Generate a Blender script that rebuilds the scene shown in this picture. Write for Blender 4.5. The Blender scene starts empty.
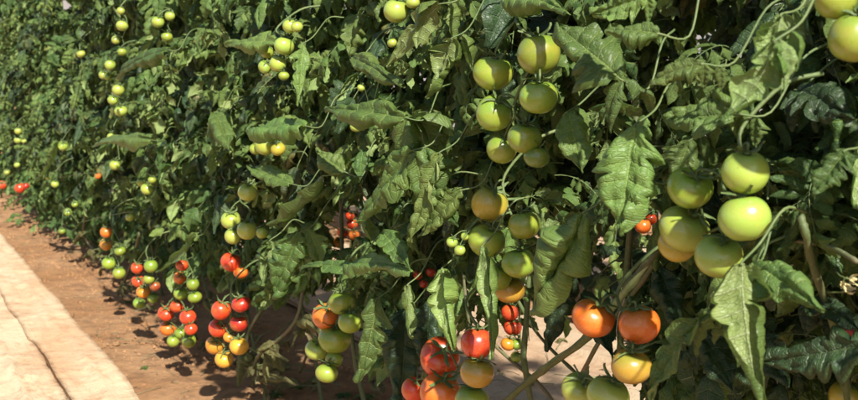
import bpy, math, random
from math import sin, cos, pi, radians
from mathutils import Vector as V, Matrix, noise
import numpy as np

C = bpy.context.scene
# ------------------------------------------------------------------ camera
FPX, CX, HY = 1036.0, 429.0, 66.0            # focal length in photo pixels, centre column, horizon row
PITCH = math.atan((200 - HY) / FPX)
CAMZ = 1.2
cam_d = bpy.data.cameras.new('camera')
cam = bpy.data.objects.new('camera', cam_d)
C.collection.objects.link(cam)
cam_d.sensor_width = 36
cam_d.lens = 36 * FPX / 858
cam.location = (0, 0, CAMZ)
cam.rotation_euler = (pi / 2 - PITCH, 0, 0)
cam_d.clip_start = 0.05
cam_d.clip_end = 1000
cam_d.dof.use_dof = True
cam_d.dof.focus_distance = 2.0
cam_d.dof.aperture_fstop = 9
C.camera = cam

# ------------------------------------------------------------------ light
SUN_EL = radians(41)
SUN_AZ_LEFT = radians(18)                    # rays travel away from the camera, this far to the left
w = bpy.data.worlds.new('World')
C.world = w
w.use_nodes = True
nt = w.node_tree
bg = nt.nodes['Background']
sky = nt.nodes.new('ShaderNodeTexSky')
sky.sky_type = 'NISHITA'
sky.sun_disc = False
sky.sun_elevation = SUN_EL
sun_from = V((sin(SUN_AZ_LEFT), -cos(SUN_AZ_LEFT), 0))
sky.sun_rotation = math.atan2(sun_from.x, sun_from.y)
nt.links.new(sky.outputs[0], bg.inputs[0])
bg.inputs[1].default_value = 0.075
sd = bpy.data.lights.new('sun', 'SUN')
sd.energy = 5.0
sd.angle = radians(1.0)
sd.color = (1.0, 0.95, 0.85)
sun = bpy.data.objects.new('sun', sd)
C.collection.objects.link(sun)
SUNV = (sun_from * cos(SUN_EL) + V((0, 0, sin(SUN_EL)))).normalized()   # towards the sun
sun.rotation_euler = SUNV.to_track_quat('Z', 'Y').to_euler()
sun.location = SUNV * 20
C.view_settings.view_transform = 'Standard'
C.view_settings.look = 'None'
C.view_settings.gamma = 1
C.view_settings.use_curve_mapping = False
C.view_settings.exposure = 0.92
C.cycles.max_bounces = 6
C.cycles.transparent_max_bounces = 4
C.cycles.use_denoising = True

# ------------------------------------------------------------------ places
P0 = V((0.38, 1.5, 0))
DS = V((-0.4853, 0.8744, 0)).normalized()       # along the row, away from the camera
DT = V((DS.y, -DS.x, 0))                      # into the row, away from the aisle
def W(s, t, z=0.0):
    return P0 + DS * s + DT * t + V((0, 0, z))
def ST(p):
    r = V((p[0], p[1], 0)) - P0
    return r.dot(DS), r.dot(DT)
CAMP = V((0, 0, CAMZ))
CR = Matrix.Rotation(pi / 2 - PITCH, 3, 'X')
def ray(x, y):
    return CR @ V(((x - CX) / FPX, -(y - 200) / FPX, -1))
def PX(x, y, t):                              # point of the plane t seen there
    d = ray(x, y)
    k = (t - (CAMP - P0).dot(DT)) / d.dot(DT)
    return CAMP + d * k
def GX(x, y, z=0.0):                          # point of the ground seen there
    d = ray(x, y)
    return CAMP + d * ((z - CAMZ) / d.z)
CRI = np.array(CR.transposed())
def project(pts):                             # n x 3 -> x, y in photo pixels, depth
    q = (np.asarray(pts) - np.array(CAMP)) @ CRI.T
    dep = -q[:, 2]
    dd = np.where(dep > 0.01, dep, 0.01)
    return CX + FPX * q[:, 0] / dd, 200 - FPX * q[:, 1] / dd, dep

# ------------------------------------------------------------------ mesh helpers
class MB:
    def __init__(s):
        s.v = []; s.f = []; s.m = []; s.uv = []; s.c = []
    def vert(s, p):
        s.v.append((p[0], p[1], p[2])); return len(s.v) - 1
    def face(s, idx, m=0, uv=None, c=0.5):
        s.f.append(idx); s.m.append(m); s.uv.append(uv or [(0, 0.5)] * len(idx)); s.c.append(c)
    def tube(s, pts, rad, n=6, m=0, cap=True):
        pts = [V(p) for p in pts]
        if not hasattr(rad, '__len__'): rad = [rad] * len(pts)
        rings = []
        ref = V((0.31, 0.12, 0.94))
        for i, p in enumerate(pts):
            a = pts[max(i - 1, 0)]; b = pts[min(i + 1, len(pts) - 1)]
            d = (b - a)
            d = d.normalized() if d.length > 1e-9 else V((0, 0, 1))
            x = ref - d * ref.dot(d)
            if x.length < 0.05: x = V((1, 0, 0)) - d * d.x
            x.normalize(); ref = x
            y = d.cross(x)
            rings.append([s.vert(p + (x * cos(2 * pi * k / n) + y * sin(2 * pi * k / n)) * rad[i]) for k in range(n)])
        for i in range(len(rings) - 1):
            for k in range(n):
                s.face([rings[i][k], rings[i][(k + 1) % n], rings[i + 1][(k + 1) % n], rings[i + 1][k]], m)
        if cap:
            s.face(rings[0][::-1], m); s.face(rings[-1], m)
    def mesh(s, name, mats, smooth=True):
        me = bpy.data.meshes.new(name)
        me.from_pydata(s.v, [], s.f)
        for m in mats: me.materials.append(m)
        me.polygons.foreach_set('material_index', s.m)
        me.polygons.foreach_set('use_smooth', [smooth] * len(s.f))
        ul = me.uv_layers.new(name='UVMap')
        ul.data.foreach_set('uv', [q for u in s.uv for p in u for q in p])
        at = me.attributes.new('tone', 'FLOAT', 'FACE')
        at.data.foreach_set('value', s.c)
        me.update()
        return me
def link(name, me, parent=None, loc=None, color=None):
    o = bpy.data.objects.new(name, me)
    C.collection.objects.link(o)
    if parent is not None: o.parent = parent
    if loc is not None: o.location = loc
    if color is not None: o.color = color
    return o
def tag(o, label=None, cat=None, group=None, kind=None):
    if label: o['label'] = label
    if cat: o['category'] = cat
    if group: o['group'] = group
    if kind: o['kind'] = kind
    return o
def catmull(P, n=6):
    P = [V(p) for p in P]
    if len(P) < 3:
        return [P[0].lerp(P[-1], k / n) for k in range(n + 1)]
    out = []
    Q = [P[0] * 2 - P[1]] + P + [P[-1] * 2 - P[-2]]
    for i in range(1, len(Q) - 2):
        for k in range(n):
            t = k / n
            a, b, c, d = Q[i - 1], Q[i], Q[i + 1], Q[i + 2]
            out.append(0.5 * ((2 * b) + (c - a) * t + (2 * a - 5 * b + 4 * c - d) * t * t + (3 * b - a - 3 * c + d) * t ** 3))
    out.append(P[-1])
    return out

# ------------------------------------------------------------------ materials
class NT:
    def __init__(s, name):
        s.m = bpy.data.materials.new(name); s.m.use_nodes = True
        s.t = s.m.node_tree
        s.b = s.t.nodes['Principled BSDF']; s.out = s.t.nodes['Material Output']
    def n(s, typ, **kw):
        q = s.t.nodes.new(typ)
        for k, v in kw.items(): setattr(q, k, v)
        return q
    def l(s, a, b): s.t.links.new(a, b)
    def math(s, op, a, b=None, c=None, clamp=False):
        q = s.n('ShaderNodeMath', operation=op); q.use_clamp = clamp
        for i, x in enumerate((a, b, c)):
            if x is None: continue
            if isinstance(x, (int, float)): q.inputs[i].default_value = x
            else: s.l(x, q.inputs[i])
        return q.outputs[0]
    def mix(s, f, a, b, blend='MIX'):
        q = s.n('ShaderNodeMix', data_type='RGBA', blend_type=blend)
        for sock, x in ((q.inputs[0], f), (q.inputs[6], a), (q.inputs[7], b)):
            if isinstance(x, (int, float)): sock.default_value = x
            elif isinstance(x, tuple): sock.default_value = (*x, 1)
            else: s.l(x, sock)
        return q.outputs[2]
    def step(s, x, lo, hi, a=0.0, b=1.0):
        q = s.n('ShaderNodeMapRange', interpolation_type='SMOOTHSTEP')
        s.l(x, q.inputs[0])
        for i, v in enumerate((lo, hi, a, b)): q.inputs[i + 1].default_value = v
        return q.outputs[0]
    def noise(s, scale, detail=4, rough=0.55, vec=None, kind='ShaderNodeTexNoise'):
        q = s.n(kind); q.inputs['Scale'].default_value = scale
        if kind == 'ShaderNodeTexNoise':
            q.inputs['Detail'].default_value = detail; q.inputs['Roughness'].default_value = rough
        if vec is not None: s.l(vec, q.inputs['Vector'])
        return q
    def bump(s, h, strength, dist, normal=None):
        q = s.n('ShaderNodeBump'); q.inputs['Strength'].default_value = strength; q.inputs['Distance'].default_value = dist
        s.l(h, q.inputs['Height'])
        if normal is not None: s.l(normal, q.inputs['Normal'])
        return q.outputs[0]

def leaf_material(name, top, under, vein, trans=0.30, dry=0.0):
    k = NT(name)
    uv = k.n('ShaderNodeUVMap').outputs[0]
    sp = k.n('ShaderNodeSeparateXYZ'); k.l(uv, sp.inputs[0])
    U, Vv = sp.outputs[0], sp.outputs[1]
    av = k.math('ABSOLUTE', k.math('SUBTRACT', k.math('MULTIPLY', Vv, 2), 1))
    fr = k.math('ABSOLUTE', k.math('SUBTRACT', k.math('FRACT', k.math('ADD', U, 0.5)), 0.5))
    lat = k.step(fr, 0.018, 0.075, 1, 0)
    lat = k.math('MULTIPLY', lat, k.step(av, 0.75, 1.0, 1, 0))
    mid = k.step(av, 0.02, 0.075, 1, 0)
    veins = k.math('MAXIMUM', lat, mid)
    vor = k.noise(5.5, vec=uv, kind='ShaderNodeTexVoronoi'); vor.feature = 'DISTANCE_TO_EDGE'
    mapn = k.n('ShaderNodeMapping'); mapn.inputs['Scale'].default_value = (1, 1.6, 1)
    k.l(uv, mapn.inputs[0]); k.l(mapn.outputs[0], vor.inputs['Vector'])
    net = k.step(vor.outputs['Distance'], 0.0, 0.12, 1, 0)
    at = k.n('ShaderNodeAttribute', attribute_name='tone').outputs['Fac']
    oi = k.n('ShaderNodeObjectInfo').outputs['Random']
    geo = k.n('ShaderNodeNewGeometry')
    pos = geo.outputs['Position']
    n1 = k.noise(28, 4, 0.6, pos).outputs['Fac']
    n2 = k.noise(160, 3, 0.6, pos).outputs['Fac']
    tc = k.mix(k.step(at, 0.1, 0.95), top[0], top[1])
    tc = k.mix(k.step(n1, 0.35, 0.7, 0, 0.55), tc, top[2])
    tc = k.mix(k.math('MULTIPLY', net, 0.22), tc, vein)
    tc = k.mix(k.math('MULTIPLY', veins, 0.55), tc, vein)
    # a few leaves gone yellow or brown at the tips and margins
    old = k.math('MULTIPLY', k.step(at, 0.93, 0.96), k.step(k.math('ADD', n1, k.math('MULTIPLY', av, 0.25)), 0.5, 0.72), clamp=True)
    tc = k.mix(k.math('MULTIPLY', old, 0.6), tc, (0.20, 0.17, 0.045))
    uc = k.mix(k.step(n1, 0.3, 0.7, 0, 0.5), under[0], under[1])
    uc = k.mix(k.math('MULTIPLY', veins, 0.35), uc, (0.42, 0.48, 0.28))
    col = k.mix(geo.outputs['Backfacing'], tc, uc)
    hs = k.n('ShaderNodeHueSaturation')
    k.l(col, hs.inputs['Color'])
    k.l(k.math('ADD', 0.488, k.math('MULTIPLY', oi, 0.024)), hs.inputs['Hue'])
    k.l(k.math('ADD', 0.8, k.math('MULTIPLY', k.math('FRACT', k.math('MULTIPLY', oi, 7.3)), 0.45)), hs.inputs['Value'])
    col = k.mix(k.step(n2, 0.55, 0.75, 0, 0.08), hs.outputs[0], (0.30, 0.34, 0.16))
    k.l(col, k.b.inputs['Base Color'])
    k.b.inputs['Roughness'].default_value = 0.48 + 0.32 * dry
    k.b.inputs['Specular IOR Level'].default_value = 0.45 - 0.35 * dry
    h = k.math('ADD', k.math('MULTIPLY', veins, -0.9), k.math('MULTIPLY', net, -0.45))
    h = k.math('ADD', h, k.math('MULTIPLY', n2, 0.3))
    bp = k.bump(h, 0.75, 0.0022)
    k.l(bp, k.b.inputs['Normal'])
    tr = k.n('ShaderNodeBsdfTranslucent')
    tcol = k.mix(0.5, col, (0.15, 0.30, 0.035))
    k.l(tcol, tr.inputs[0]); k.l(bp, tr.inputs['Normal'])
    mx = k.n('ShaderNodeMixShader'); mx.inputs[0].default_value = trans
    k.l(k.b.outputs[0], mx.inputs[1]); k.l(tr.outputs[0], mx.inputs[2]); k.l(mx.outputs[0], k.out.inputs[0])
    return k.m
M_LEAF = leaf_material('leaf_green',
    ((0.044, 0.096, 0.024), (0.165, 0.240, 0.055), (0.080, 0.155, 0.038)),
    ((0.20, 0.28, 0.085), (0.29, 0.37, 0.130)), (0.21, 0.29, 0.07))
M_LEAF_SHADE = leaf_material('leaf_shade_green',  # leaf green darkened: shade inside the row is put into the colour
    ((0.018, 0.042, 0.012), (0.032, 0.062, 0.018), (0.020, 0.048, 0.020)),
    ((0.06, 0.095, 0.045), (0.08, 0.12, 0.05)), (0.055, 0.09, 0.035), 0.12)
M_DRY = leaf_material('leaf_withered',
    ((0.15, 0.15, 0.055), (0.25, 0.22, 0.10), (0.10, 0.115, 0.04)),
    ((0.24, 0.20, 0.11), (0.18, 0.15, 0.08)), (0.28, 0.23, 0.13), 0.12, 1.0)

def stem_material(name, c1, c2, rough=0.6):
    k = NT(name)
    tc = k.n('ShaderNodeTexCoord').outputs['Object']
    n1 = k.noise(14, 4, 0.6, tc).outputs['Fac']; n2 = k.noise(220, 3, 0.6, tc).outputs['Fac']
    col = k.mix(k.step(n1, 0.35, 0.68), c1, c2)
    col = k.mix(k.step(n2, 0.5, 0.75, 0, 0.25), col, (0.32, 0.34, 0.22))
    k.l(col, k.b.inputs['Base Color']); k.b.inputs['Roughness'].default_value = rough
    k.l(k.bump(n2, 0.5, 0.001), k.b.inputs['Normal'])
    return k.m
M_STEM = stem_material('stem_green', (0.06, 0.095, 0.025), (0.11, 0.11, 0.04))
M_OLD = stem_material('stem_woody', (0.16, 0.13, 0.07), (0.10, 0.12, 0.05), 0.75)
M_PET = stem_material('stalk_green', (0.065, 0.11, 0.028), (0.12, 0.16, 0.05))
M_TWINE = stem_material('twine', (0.45, 0.42, 0.36), (0.3, 0.27, 0.22), 0.9)

def tomato_material():
    k = NT('tomato_skin')
    oi = k.n('ShaderNodeObjectInfo')
    tc = k.n('ShaderNodeTexCoord').outputs['Object']
    sp = k.n('ShaderNodeSeparateXYZ'); k.l(tc, sp.inputs[0])
    n1 = k.noise(26, 3, 0.5, tc).outputs['Fac']
    n2 = k.noise(420, 2, 0.5, tc).outputs['Fac']
    z = k.math('ADD', sp.outputs[2], k.math('MULTIPLY', k.math('SUBTRACT', n1, 0.5), 0.022))
    sho = k.step(z, 0.004, 0.030)              # green shoulders of the fruit
    bot = k.step(z, -0.034, 0.002, 1, 0)       # riper end
    c = oi.outputs['Color']
    shc = k.mix(0.72, c, (0.10, 0.20, 0.022), 'MIX')
    al = oi.outputs['Alpha']                   # how unripe the fruit is: strength of the shoulders
    c2 = k.mix(k.math('MULTIPLY', sho, al), c, shc)
    rip = k.mix(0.35, c, (0.62, 0.25, 0.03))
    c3 = k.mix(k.math('MULTIPLY', k.math('MULTIPLY', bot, k.math('MULTIPLY', al, 0.3)), k.step(oi.outputs['Random'], 0.4, 0.8)), c2, rip)
    big = k.noise(48, 2, 0.5, tc).outputs['Fac']
    c3 = k.mix(k.step(big, 0.42, 0.7, 0, 0.28), c3, k.mix(0.6, c3, (0.50, 0.30, 0.03)))
    c4 = k.mix(k.step(n2, 0.60, 0.78, 0, 0.22), c3, (0.62, 0.58, 0.36))
    scar = k.step(sp.outputs[2], -0.0318, -0.0300, 1, 0)
    c4 = k.mix(k.math('MULTIPLY', scar, 0.7), c4, (0.18, 0.12, 0.05))
    spot = k.n('ShaderNodeTexVoronoi'); spot.inputs['Scale'].default_value = 38; k.l(tc, spot.inputs['Vector'])
    c4 = k.mix(k.step(spot.outputs['Distance'], 0.04, 0.075, 0.55, 0), c4, (0.22, 0.15, 0.06))
    k.l(c4, k.b.inputs['Base Color'])
    k.l(k.math('ADD', 0.20, k.math('MULTIPLY', n2, 0.2)), k.b.inputs['Roughness'])
    k.b.inputs['Specular IOR Level'].default_value = 0.5
    k.b.inputs['Coat Weight'].default_value = 0.35; k.b.inputs['Coat Roughness'].default_value = 0.22
    k.b.inputs['Subsurface Weight'].default_value = 0.12
    k.b.inputs['Subsurface Radius'].default_value = (0.009, 0.007, 0.002)
    k.b.inputs['Subsurface Scale'].default_value = 1.0
    k.l(k.bump(k.noise(60, 3, 0.5, tc).outputs['Fac'], 0.12, 0.002), k.b.inputs['Normal'])
    return k.m
M_TOM = tomato_material()

def soil_material():
    k = NT('soil')
    pos = k.n('ShaderNodeNewGeometry').outputs['Position']
    a = k.noise(1.6, 6, 0.6, pos).outputs['Fac']; b = k.noise(11, 8, 0.7, pos).outputs['Fac']; c = k.noise(70, 6, 0.7, pos).outputs['Fac']
    col = k.mix(k.step(a, 0.35, 0.65), (0.345, 0.18, 0.082), (0.43, 0.25, 0.128))
    col = k.mix(k.step(b, 0.42, 0.7, 0, 0.7), col, (0.17, 0.095, 0.055))
    col = k.mix(k.step(c, 0.55, 0.75, 0, 0.45), col, (0.46, 0.32, 0.21))
    k.l(col, k.b.inputs['Base Color']); k.b.inputs['Roughness'].default_value = 0.95
    k.b.inputs['Specular IOR Level'].default_value = 0.15
    h = k.math('ADD', k.math('MULTIPLY', b, 1.0), k.math('MULTIPLY', c, 0.35))
    k.l(k.bump(h, 0.9, 0.03), k.b.inputs['Normal'])
    return k.m
M_SOIL = soil_material()
def mulch_material(name, f):
    k = NT(name)
    tc = k.n('ShaderNodeTexCoord').outputs['Object']
    mp = k.n('ShaderNodeMapping'); mp.inputs['Scale'].default_value = (0.35, 1.0, 1.0); k.l(tc, mp.inputs[0])
    a = k.noise(3.0, 6, 0.6, mp.outputs[0]).outputs['Fac']
    mp2 = k.n('ShaderNodeMapping'); mp2.inputs['Scale'].default_value = (0.8, 1.0, 1.0); k.l(tc, mp2.inputs[0])
    b = k.noise(18, 6, 0.65, mp2.outputs[0]).outputs['Fac']; c = k.noise(150, 4, 0.6, tc).outputs['Fac']
    col = k.mix(k.step(a, 0.35, 0.65), (0.53, 0.335, 0.195), (0.58, 0.45, 0.30))
    col = k.mix(k.step(b, 0.48, 0.68, 0, 0.6), col, (0.40, 0.225, 0.12))
    sk = k.n('ShaderNodeMapping'); sk.inputs['Scale'].default_value = (0.08, 1.0, 1.0); k.l(tc, sk.inputs[0])
    stk = k.noise(26, 4, 0.6, sk.outputs[0]).outputs['Fac']
    col = k.mix(k.step(stk, 0.56, 0.68, 0, 0.28), col, (0.40, 0.23, 0.13))
    col = k.mix(k.step(c, 0.6, 0.8, 0, 0.25), col, (0.45, 0.30, 0.18))
    col = k.mix(f, col, (0.28, 0.22, 0.17))
    k.l(col, k.b.inputs['Base Color']); k.b.inputs['Roughness'].default_value = 0.8
    k.b.inputs['Specular IOR Level'].default_value = 0.2
    h = k.math('ADD', b, k.math('MULTIPLY', c, 0.25))
    st = k.noise(7, 5, 0.7, tc).outputs['Fac']
    k.l(k.bump(k.math('ADD', h, k.math('MULTIPLY', st, 0.8)), 0.55, 0.025), k.b.inputs['Normal'])
    return k.m
M_MULCH = mulch_material('mulch_paper', 0.0)
M_MULCH2 = mulch_material('mulch_paper_grey_brown', 0.35)  # same paper mixed toward a darker grey-brown
def plain(name, col, rough=0.7, var=0.2, scale=3):
    k = NT(name)
    tc = k.n('ShaderNodeTexCoord').outputs['Object']
    n1 = k.noise(scale, 5, 0.6, tc).outputs['Fac']
    k.l(k.mix(k.step(n1, 0.3, 0.7), col, tuple(x * (1 - var) for x in col)), k.b.inputs['Base Color'])
    k.b.inputs['Roughness'].default_value = rough
    return k.m
M_FILM = plain('greenhouse_film', (0.88, 0.88, 0.85), 0.5, 0.08, 1.2)
_t = M_FILM.node_tree; _tr = _t.nodes.new('ShaderNodeBsdfTranslucent'); _tr.inputs[0].default_value = (0.9, 0.9, 0.88, 1)
_mx = _t.nodes.new('ShaderNodeMixShader'); _mx.inputs[0].default_value = 0.45
_t.links.new(_t.nodes['Principled BSDF'].outputs[0], _mx.inputs[1]); _t.links.new(_tr.outputs[0], _mx.inputs[2]); _t.links.new(_mx.outputs[0], _t.nodes['Material Output'].inputs[0])
M_POST = plain('galvanised_post', (0.45, 0.46, 0.46), 0.45)
M_FLOWER = plain('flower_yellow', (0.55, 0.48, 0.24), 0.7, 0.4, 90)

# ------------------------------------------------------------------ leaflets
DOWN = V((0, 0, -1))
def leaflet(mb, base, d, up, L, Wd, rng, nseg=5, sub=3, half=4, bend=0.8, grav=0.5, fold=0.35, curl=0.5,
            twist=0.0, tone=0.5, lobe=0.30, ruff=0.08, m=0, slant=0.45, side_bend=0.0, samples=None):
    d = V(d).normalized(); n = V(up) - d * V(up).dot(d)
    if n.length < 1e-3: n = V((1, 0, 0)) - d * d.x
    n.normalize()
    rows = nseg * sub
    ds = L / rows
    p = V(base)
    ph = rng.uniform(0, 6); nz = rng.uniform(0, 100)
    lobes = [[rng.choice((0.1, 0.35, 0.9, 1.3, 1.6)) for _ in range(nseg + 1)] for _ in range(2)]
    wr = (1.7 if sub > 4 else 1.0)
    fr = rng.uniform(5, 9)
    grid = []
    edge = [rng.uniform(-0.4, 1.9), rng.uniform(-0.4, 1.9)]
    foldr = [fold * rng.uniform(0.6, 1.3), fold * rng.uniform(0.6, 1.3)]
    curlr = [curl * rng.uniform(0.5, 1.4), curl * rng.uniform(0.5, 1.4)]
    for i in range(rows + 1):
        u = i / rows
        s = d.cross(n)
        wb = (sin(pi * min(1, (u * 0.97 + 0.03)) ** 0.72) ** 0.85) * (1 - 0.32 * u) * Wd * 0.58 if u < 1 else 0.0
        wb *= 1 + 0.30 * math.exp(-((u - 0.17) / 0.14) ** 2) * (1 if lobe else 0)
        wb = max(wb, 0.0015)
        seg, f = divmod(i, sub); f /= sub
        row = []
        for j in range(-half, half + 1):
            v = j / half; sg = 1 if v >= 0 else -1; a_ = abs(v)
            lb = lobes[0 if sg > 0 else 1]
            dep = lobe * (1.15 - 0.95 * u) * lb[min(seg, nseg)]
            c0, c1 = lb[min(seg, nseg)], lb[min(seg + 1, nseg)]
            shape = (0.82 + 0.20 * (c0 + (c1 - c0) * f) if lobe else 1) - dep * (1.35 if u < 0.5 else 0.6) * (1 - abs(cos(pi * f)) ** 0.6)
            if sub > 4: shape += 0.015 * cos(6 * pi * f + sg)
            wj = wb * (1 + (shape - 1) * (a_ ** 1.5))
            if u > 0.93: wj = wb
            a = a_ * wj
            kap = curlr[0 if sg > 0 else 1] / max(Wd * 0.5, 1e-4)
            ang = foldr[0 if sg > 0 else 1] - kap * a * (0.4 + 0.9 * u)
            ang0 = foldr[0 if sg > 0 else 1]
            ang -= edge[0 if sg > 0 else 1] * (max(0.0, a_ - 0.55) / 0.45) ** 2 * 1.6
            am = (ang + ang0) / 2
            x = a * cos(am); y = a * sin(am)
            q = p + s * (sg * x) + n * y + d * (slant * a * (1 - 0.55 * u))
            nn = (n * cos(ang) - s * (sg * sin(ang)))
            fq = (i % sub) / sub
            quilt = sin(pi * fq) * sin(pi * min(1, a_ * 1.05)) * Wd * 0.065
            ru = sin(u * fr + ph + sg) * a_ * a_ * ruff * Wd + noise.noise(V((u * 5 + nz, v * 3, nz))) * Wd * 0.07 * wr * (0.3 + a_)
            ru += noise.noise(V((u * 14 + nz, v * 8, nz))) * Wd * 0.035 * wr
            q = q + nn * (quilt + ru)
            row.append((mb.vert(q), (u * nseg, v * 0.5 + 0.5)))
            if samples is not None and j in (-half, 0, half) and i % max(1, rows // 4) == 0: samples.append(tuple(q))
        grid.append(row)
        # advance the midrib
        p = p + d * ds
        if grav:
            t = (DOWN - d * DOWN.dot(d))
            if t.length > 1e-3:
                t = t * min(1.0, grav * ds / L * 2.2)
                d2 = (d + t).normalized()
                n = (n - d2 * n.dot(d2)).normalized(); d = d2
        b = bend * ds / L
        d, n = (d * cos(b) - n * sin(b)), (n * cos(b) + d * sin(b))
        if side_bend:
            s = d.cross(n); b = side_bend * ds / L
            d = (d * cos(b) + s * sin(b)).normalized()
        if twist:
            n = (Matrix.Rotation(twist * ds / L, 3, d) @ n)
        n = (n - d * n.dot(d)).normalized(); d.normalize()
    for i in range(rows):
        for j in range(2 * half):
            q = [grid[i][j], grid[i + 1][j], grid[i + 1][j + 1], grid[i][j + 1]]
            mb.face([x[0] for x in q][::-1], m, [x[1] for x in q][::-1], tone)
    return p

def compound_leaf(seed, sub=4, half=4, size=1.0):
    """a whole tomato leaf: stalk and 7 to 11 drooping leaflets, heading +X, and points to test it by"""
    r = random.Random(seed)
    mb = MB(); smp = []
    L = r.uniform(0.19, 0.27) * size
    d = V((1, 0, 0.55)).normalized(); p = V((0, 0, 0))
    pts = [p.copy()]; dirs = [d.copy()]
    n = 10; droop = r.uniform(0.10, 0.20); sb = r.uniform(-0.06, 0.06)
    for i in range(n):
        d = (d + DOWN * droop + V((0, sb, 0))).normalized()
        p = p + d * (L / n); pts.append(p.copy()); dirs.append(d.copy())
    mb.tube(pts, [0.0022 * size * (1 - 0.5 * i / n) for i in range(n + 1)], 5, 1)
    base_tone = r.uniform(0.1, 0.85)
    def tone(): return min(1, max(0, base_tone + r.uniform(-0.2, 0.25))) if r.random() > 0.04 else 0.98
    def mk(i, sg, LL, ang):
        dd = dirs[i]; upv = V((0, 0, 1)) - dd * dd.z
        upv.normalize(); s = dd.cross(upv)
        o = (dd * cos(ang) + s * sg * sin(ang)).normalized()
        o = (o + V((0, 0, r.uniform(-0.5, 0.1)))).normalized()
        q = pts[i] + o * (0.018 * size * LL / 0.09)
        mb.tube([pts[i], (pts[i] + q) / 2 + V((0, 0, 0.001)), q], 0.0013 * size, 4, 1, False)
        up2 = (upv * 1.0 + s * r.uniform(-0.5, 0.5) + dd * r.uniform(-0.4, 0.4))
        leaflet(mb, q, o, up2, LL, LL * (r.uniform(0.38, 0.62) if sub > 4 else r.uniform(0.44, 0.70)), r, 4, sub, half, bend=r.uniform(-0.6, 1.6), grav=r.uniform(0.1, 1.1),
                fold=r.uniform(0.05, 0.7), curl=r.uniform(-0.9, 1.5), twist=r.uniform(-1.9, 1.9), tone=tone(),
                lobe=r.uniform(0.2, 0.4), ruff=r.uniform(0.05, 0.16), samples=smp)
    T = r.uniform(0.085, 0.125) * size
    mk(n, 0, T, 0.0)
    for i, k in ((9, 0.8), (7, 0.92), (5, 0.8), (3, 0.6)):
        for sg in (-1, 1):
            mk(i + r.choice((-1, 0, 0)) if i > 3 else i, sg, T * k * r.uniform(0.8, 1.1), r.uniform(0.9, 1.35))
    for i in (7, 4, 6):
        sg = r.choice((-1, 1))
        mk(i, sg, T * r.uniform(0.2, 0.33), r.uniform(1.0, 1.5))
    return mb.mesh('leaf', [M_LEAF, M_PET]), np.array(smp)

NV = 20
VARS = [compound_leaf(100 + i) for i in range(NV)]
NEARV = [compound_leaf(300 + i, 6, 7, 1.0) for i in range(10)]
SHADEV = []
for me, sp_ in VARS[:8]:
    m2 = me.copy(); m2.materials[0] = M_LEAF_SHADE; SHADEV.append((m2, sp_))

# ------------------------------------------------------------------ fruit
def tomato_mesh(seed, ribs, tall):
    r = random.Random(seed); mb = MB()
    nu, nv = 28, 18; R = 0.035
    ph = [r.uniform(0, 6) for _ in range(4)]
    rings = []
    for i in range(1, nv):
        th = pi * i / nv
        row = []
        for j in range(nu):
            a = 2 * pi * j / nu
            top = max(0, cos(th)) ** 2
            rr = R * sin(th) * (1 + 0.022 * sin(2 * a + ph[0]) + 0.016 * sin(3 * a + ph[1]) + 0.02 * sin(a + ph[1]) + top * ribs * sin(5 * a + ph[2]))
            dim = 0.20 * R * math.exp(-(th / 0.42) ** 2)
            z = R * tall * cos(th) - dim + 0.03 * R * math.exp(-((pi - th) / 0.3) ** 2)
            z += 0.035 * R * sin(a + ph[3]) * (0.5 + 0.5 * cos(th))
            row.append(mb.vert((rr * cos(a), rr * sin(a), z)))
        rings.append(row)
    t = mb.vert((0, 0, R * tall - 0.22 * R)); b = mb.vert((0, 0, -R * tall + 0.035 * R))
    for i in range(len(rings) - 1):
        for j in range(nu):
            mb.face([rings[i][j], rings[i + 1][j], rings[i + 1][(j + 1) % nu], rings[i][(j + 1) % nu]])
    for j in range(nu):
        mb.face([t, rings[0][j], rings[0][(j + 1) % nu]]); mb.face([b, rings[-1][(j + 1) % nu], rings[-1][j]])
    return mb.mesh('tomato', [M_TOM])
TOMS = [tomato_mesh(1, 0.030, 0.88), tomato_mesh(2, 0.015, 0.93), tomato_mesh(3, 0.045, 0.84), tomato_mesh(4, 0.02, 0.98)]
def calyx_mesh(seed):
    r = random.Random(seed); mb = MB(); n = r.choice((5, 6))
    for k in range(n):
        a = 2 * pi * k / n + r.uniform(-0.2, 0.2)
        d = V((cos(a), sin(a), 0.25)).normalized()
        leaflet(mb, d * 0.002 + V((0, 0, 0.0300)), d, V((0, 0, 1)), r.uniform(0.019, 0.027), 0.006, r, 1, 8, 2,
                bend=r.uniform(-1.8, 0.9), grav=0, fold=0.3, curl=0.6, twist=r.uniform(-0.8, 0.8), tone=0.6, lobe=0, ruff=0.2, slant=0)
    mb.tube([(0, 0, 0.0255), (0, 0, 0.031)], [0.005, 0.0032], 7)
    return mb.mesh('calyx', [M_PET])
CALS = [calyx_mesh(i) for i in range(5)]

G = dict(g=((0.255, 0.345, 0.042), 0.8), G=((0.19, 0.27, 0.030), 0.85), l=((0.335, 0.42, 0.072), 0.7), y=((0.40, 0.34, 0.042), 0.75),
         d=((0.12, 0.19, 0.03), 0.8), o=((0.62, 0.22, 0.022), 0.45), a=((0.42, 0.24, 0.03), 0.85), q=((0.66, 0.135, 0.018), 0.3),
         r=((0.58, 0.045, 0.014), 0.12), R=((0.40, 0.02, 0.012), 0.05), Y=((0.70, 0.36, 0.04), 0.3), k=((0.30, 0.05, 0.02), 0.3))
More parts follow.
